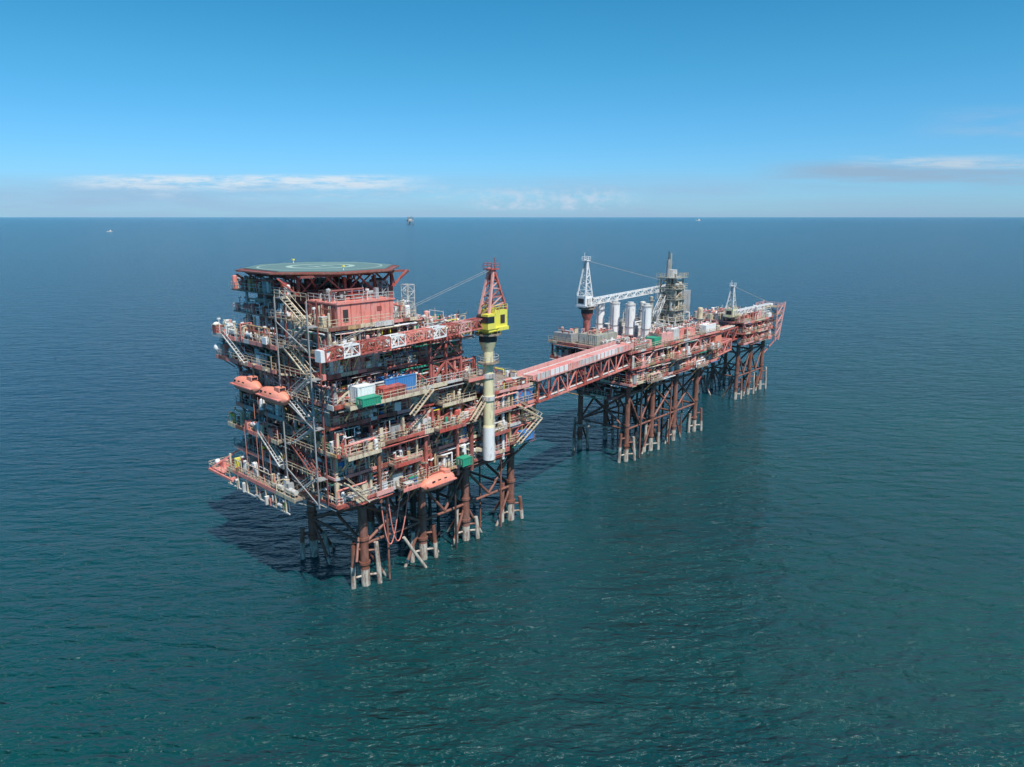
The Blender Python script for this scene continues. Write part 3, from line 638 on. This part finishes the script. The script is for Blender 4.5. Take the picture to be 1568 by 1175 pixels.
clutter(top,-3,10,-2.8,7,29.85,31.6,80,rng,PAL); clutter(top,22,42,-2.8,6,29.85,32.6,150,rng,PAL); clutter(top,28,42,6,22,29.85,34.5,100,rng,['lgrey','white','grey','cream','greygreen','dark'],1.1)
tx,ty=29.6,6
for (dx,dy) in ((-2.6,-2.6),(2.6,-2.6),(2.6,2.6),(-2.6,2.6)): top.beam((tx+dx,ty+dy,29.8),(tx+dx*.85,ty+dy*.85,46.5),.3,'greygreen')
zl=[30.5,33.5,36.5,39.5,42.5,45.5]
for i,z in enumerate(zl):
    top.box(tx-3.2,tx+3.2,ty-3.2,ty+3.2,z-.2,z,'greygreen'); top.rail([(tx-3.2,ty+3.2),(tx-3.2,ty-3.2),(tx+3.2,ty-3.2),(tx+3.2,ty+3.2)],z,'cream',1.2)
    if i<5:
        for sg in (-1,1): top.beam((tx-2.5,ty+sg*2.5,z),(tx+2.5,ty+sg*2.5,z+3),.2,'cream'); top.beam((tx+sg*2.5,ty-2.5,z),(tx+sg*2.5,ty+2.5,z+3),.2,'cream')
        clutter(top,tx-3,tx+3,ty-3,ty+3,z,z+2.7,16,rng,['greygreen','lgrey','cream','grey','dark'])
for (dx,dy,r,h,m) in ((0,0,1.3,47.5,'lgrey'),(-1.6,.5,.5,50.4,'grey'),(.8,1.2,.3,52.0,'greygreen')): top.tube((tx+dx,ty+dy,30),(tx+dx,ty+dy,h),r,m,12)
top.beam((tx-1.6,ty+.5,50),(tx-1.6,ty+.5,52.8),.16,'dark'); top.rail([(tx-2.4,ty-.4),(tx-.8,ty-.4),(tx-.8,ty+1.4)],48.6,'grey',.8)
for (x,y,r,h,m) in ((34.5,6,1.2,42.5,'lgrey'),(37,8,1.1,43,'lgrey'),(24,9,.6,40,'greygreen'),(26,13,.9,38,'lgrey'),(39.5,2,.8,36,'cream')):
    top.tube((x,y,30),(x,y,h),r,m,14); top.dome((x,y,h),r,m,14,.5)
    for hh in (33,36,39):
        if hh<h: top.tube((x,y,hh),(x,y,hh+.12),r*1.5,'grey',14)
top.box(38,42.5,7,11,34,40.8,'grey')
for k in range(7): top.box(37.9,38,7.3+k*.52,7.5+k*.52,34.4,40.4,'dark')
for x in (38.3,42.2): top.beam((x,7.3,30),(x,7.3,34),.35,'lgrey'); top.beam((x,10.7,30),(x,10.7,34),.35,'lgrey')
top.box(34,40,-3,0,30,32.1,'white'); top.box(39,42.6,-3.6,-.5,26,28.9,'orange'); top.cbox((27,-1.5,30),(3,2,2.0),'salmon')
top.truss((18,4,36),(30,8,41.5),1.4,1.2,6,'lgrey',.14)
top.build("topside_equipment",PB)
decks.build("decks",PB); core.build("module_walls",PB); eq.build("process_equipment",PB); rl.build("railings",PB); fr.build("structural_frame",PB)

# ================================================================== THIRD PLATFORM
rng=random.Random(8)
PC=empty("offshore_platform",OB)
j=MB(); jacket(j,[80,90,100],[8,22],20,rng,zl=8,r=.66,pr=.36); j.build("jacket_legs",PC)
decks=MB(); core=MB(); eq=MB(); rl=MB(); fr=MB()
for (z,zn,x0,x1,y0,y1) in ((20.4,23.9,77,100,5,25),(23.9,27.5,76,100,5,25),(27.5,30.5,76,100,5,25)):
    if z<27:
        deck(decks,x0,x1,y0,y1,z); panels(core,x0+6,x1-2,y0+4,y1-2,z,zn-.6,rng,RED)
        clutter(eq,x0+.4,x1-.4,y0+.4,y0+3.6,z,zn-.7,100,rng,PAL); clutter(eq,x0+.4,x0+4,y0+.4,y1,z,zn-.7,60,rng,PAL)
        for k in range(6):
            x=x0+.4+k*(x1-x0-.8)/5; fr.beam((x,y0+.3,z),(x,y0+.3,zn-.5),.4,'red')
            if k<5: fr.beam((x,y0+.3,z if k%2 else zn-.5),(x+(x1-x0-.8)/5,y0+.3,zn-.5 if k%2 else z),.25,'salmon')
    else:
        deck(decks,x0,x1,y0,y1,z,edge='salmon'); clutter(eq,x0+.6,x1-.6,y0+.6,y1-1,z,z+2.6,170,rng,PAL,1.1)
    rl.rail([(x1,y0),(x0,y0),(x0,y1)],z+.1,'cream')
ex=100.3
for z in (20.4,23,25.5,28,30.5):
    w=3.8+(z-20.4)*.3
    fr.rail([(ex,4),(ex+w,4),(ex+w,12),(ex,12)],z,'pink',1.2,1.1,.09)
    fr.box(ex,ex+w,4,12,z-.2,z-.02,'grating')
for y in (4,12): fr.beam((ex+3.3,y,18.5),(ex+7,y,32),.35,'pink'); fr.beam((ex+.3,y,18.5),(ex+.3,y,31.5),.35,'pink')
for z in (20.4,24,27.5): fr.beam((ex,4,z),(ex+5,4,z+3.5),.25,'pink'); fr.beam((ex+4.5,4,z),(ex+5.5,12,z+3.5),.25,'pink')
fr.beam((ex+3.3,4,20),(100,8,13),.35,'salmon')
clutter(eq,91,99.6,5.5,12,27.5,31.5,24,rng,['lgrey','white','cream'],1.2)
decks.build("decks",PC); core.build("module_walls",PC); eq.build("process_equipment",PC); rl.build("railings",PC); fr.build("structural_frame",PC)
LB=MB(); LB.truss((43,6,24),(76.5,9,24),4,4,8,'red',.34); LB.truss((43,0.5,22.8),(60,3,22.8),3,3.4,5,'salmon',.3)
for y,m in ((5.2,'lgrey'),(6,'cream'),(7,'pink')): LB.tube((43,y,26.2),(76,y+3,26.2),.25,m,8)
LB.build("access_bridge",None,OB,ANG)

# ================================================================== distant things
mb=MB()
for (x,y) in ((-22,-15),(22,-15),(0,22)): mb.truss((x,y,-5),(x,y,58),7,7,9,'grey',1.6)
mb.box(-26,26,-20,26,22,33,'grey'); mb.box(-20,10,-14,10,33,42,'lgrey'); mb.truss((8,-6,33),(8,-6,64),7,7,5,'grey',1.5); mb.box(-40,-20,-12,10,33,35,'grey')
mb.build("jackup_rig",None,(-885,6350,0),.4)
def ship(name,loc,rot,L,m):
    mb=MB(); h=L*.1; w=L*.14
    mb.add([(-L/2,-w/2,-1),(L*.35,-w/2,-1),(L/2,0,-1),(L*.35,w/2,-1),(-L/2,w/2,-1),(-L/2,-w/2,h),(L*.35,-w/2,h),(L*.54,0,h*1.3),(L*.35,w/2,h),(-L/2,w/2,h)],
      [(4,3,2,1,0),(5,6,7,8,9),(0,1,6,5),(1,2,7,6),(2,3,8,7),(3,4,9,8),(4,0,5,9)],m)
    mb.box(L*.05,L*.3,-w*.4,w*.4,h,h*2.6,'white'); mb.box(L*.1,L*.25,-w*.42,w*.42,h*2.61,h*3.3,'white'); mb.box(L*.26,L*.262,-w*.4,w*.4,h*2.8,h*3.1,'glass')
    mb.beam((L*.15,0,h*3.3),(L*.15,0,h*5),L*.012,'white'); mb.beam((-L*.2,0,h),(-L*.2,0,h*3),L*.012,'yellow'); mb.tube((-L*.02,0,h),(-L*.02,0,h*2.6),L*.02,'red',8)
    return mb.build(name,None,loc,rot)
ship("supply_vessel",(-1705,3080,0),.3,22,'lgrey'); ship("cargo_ship",(3010,11800,0),0,80,'lgrey')
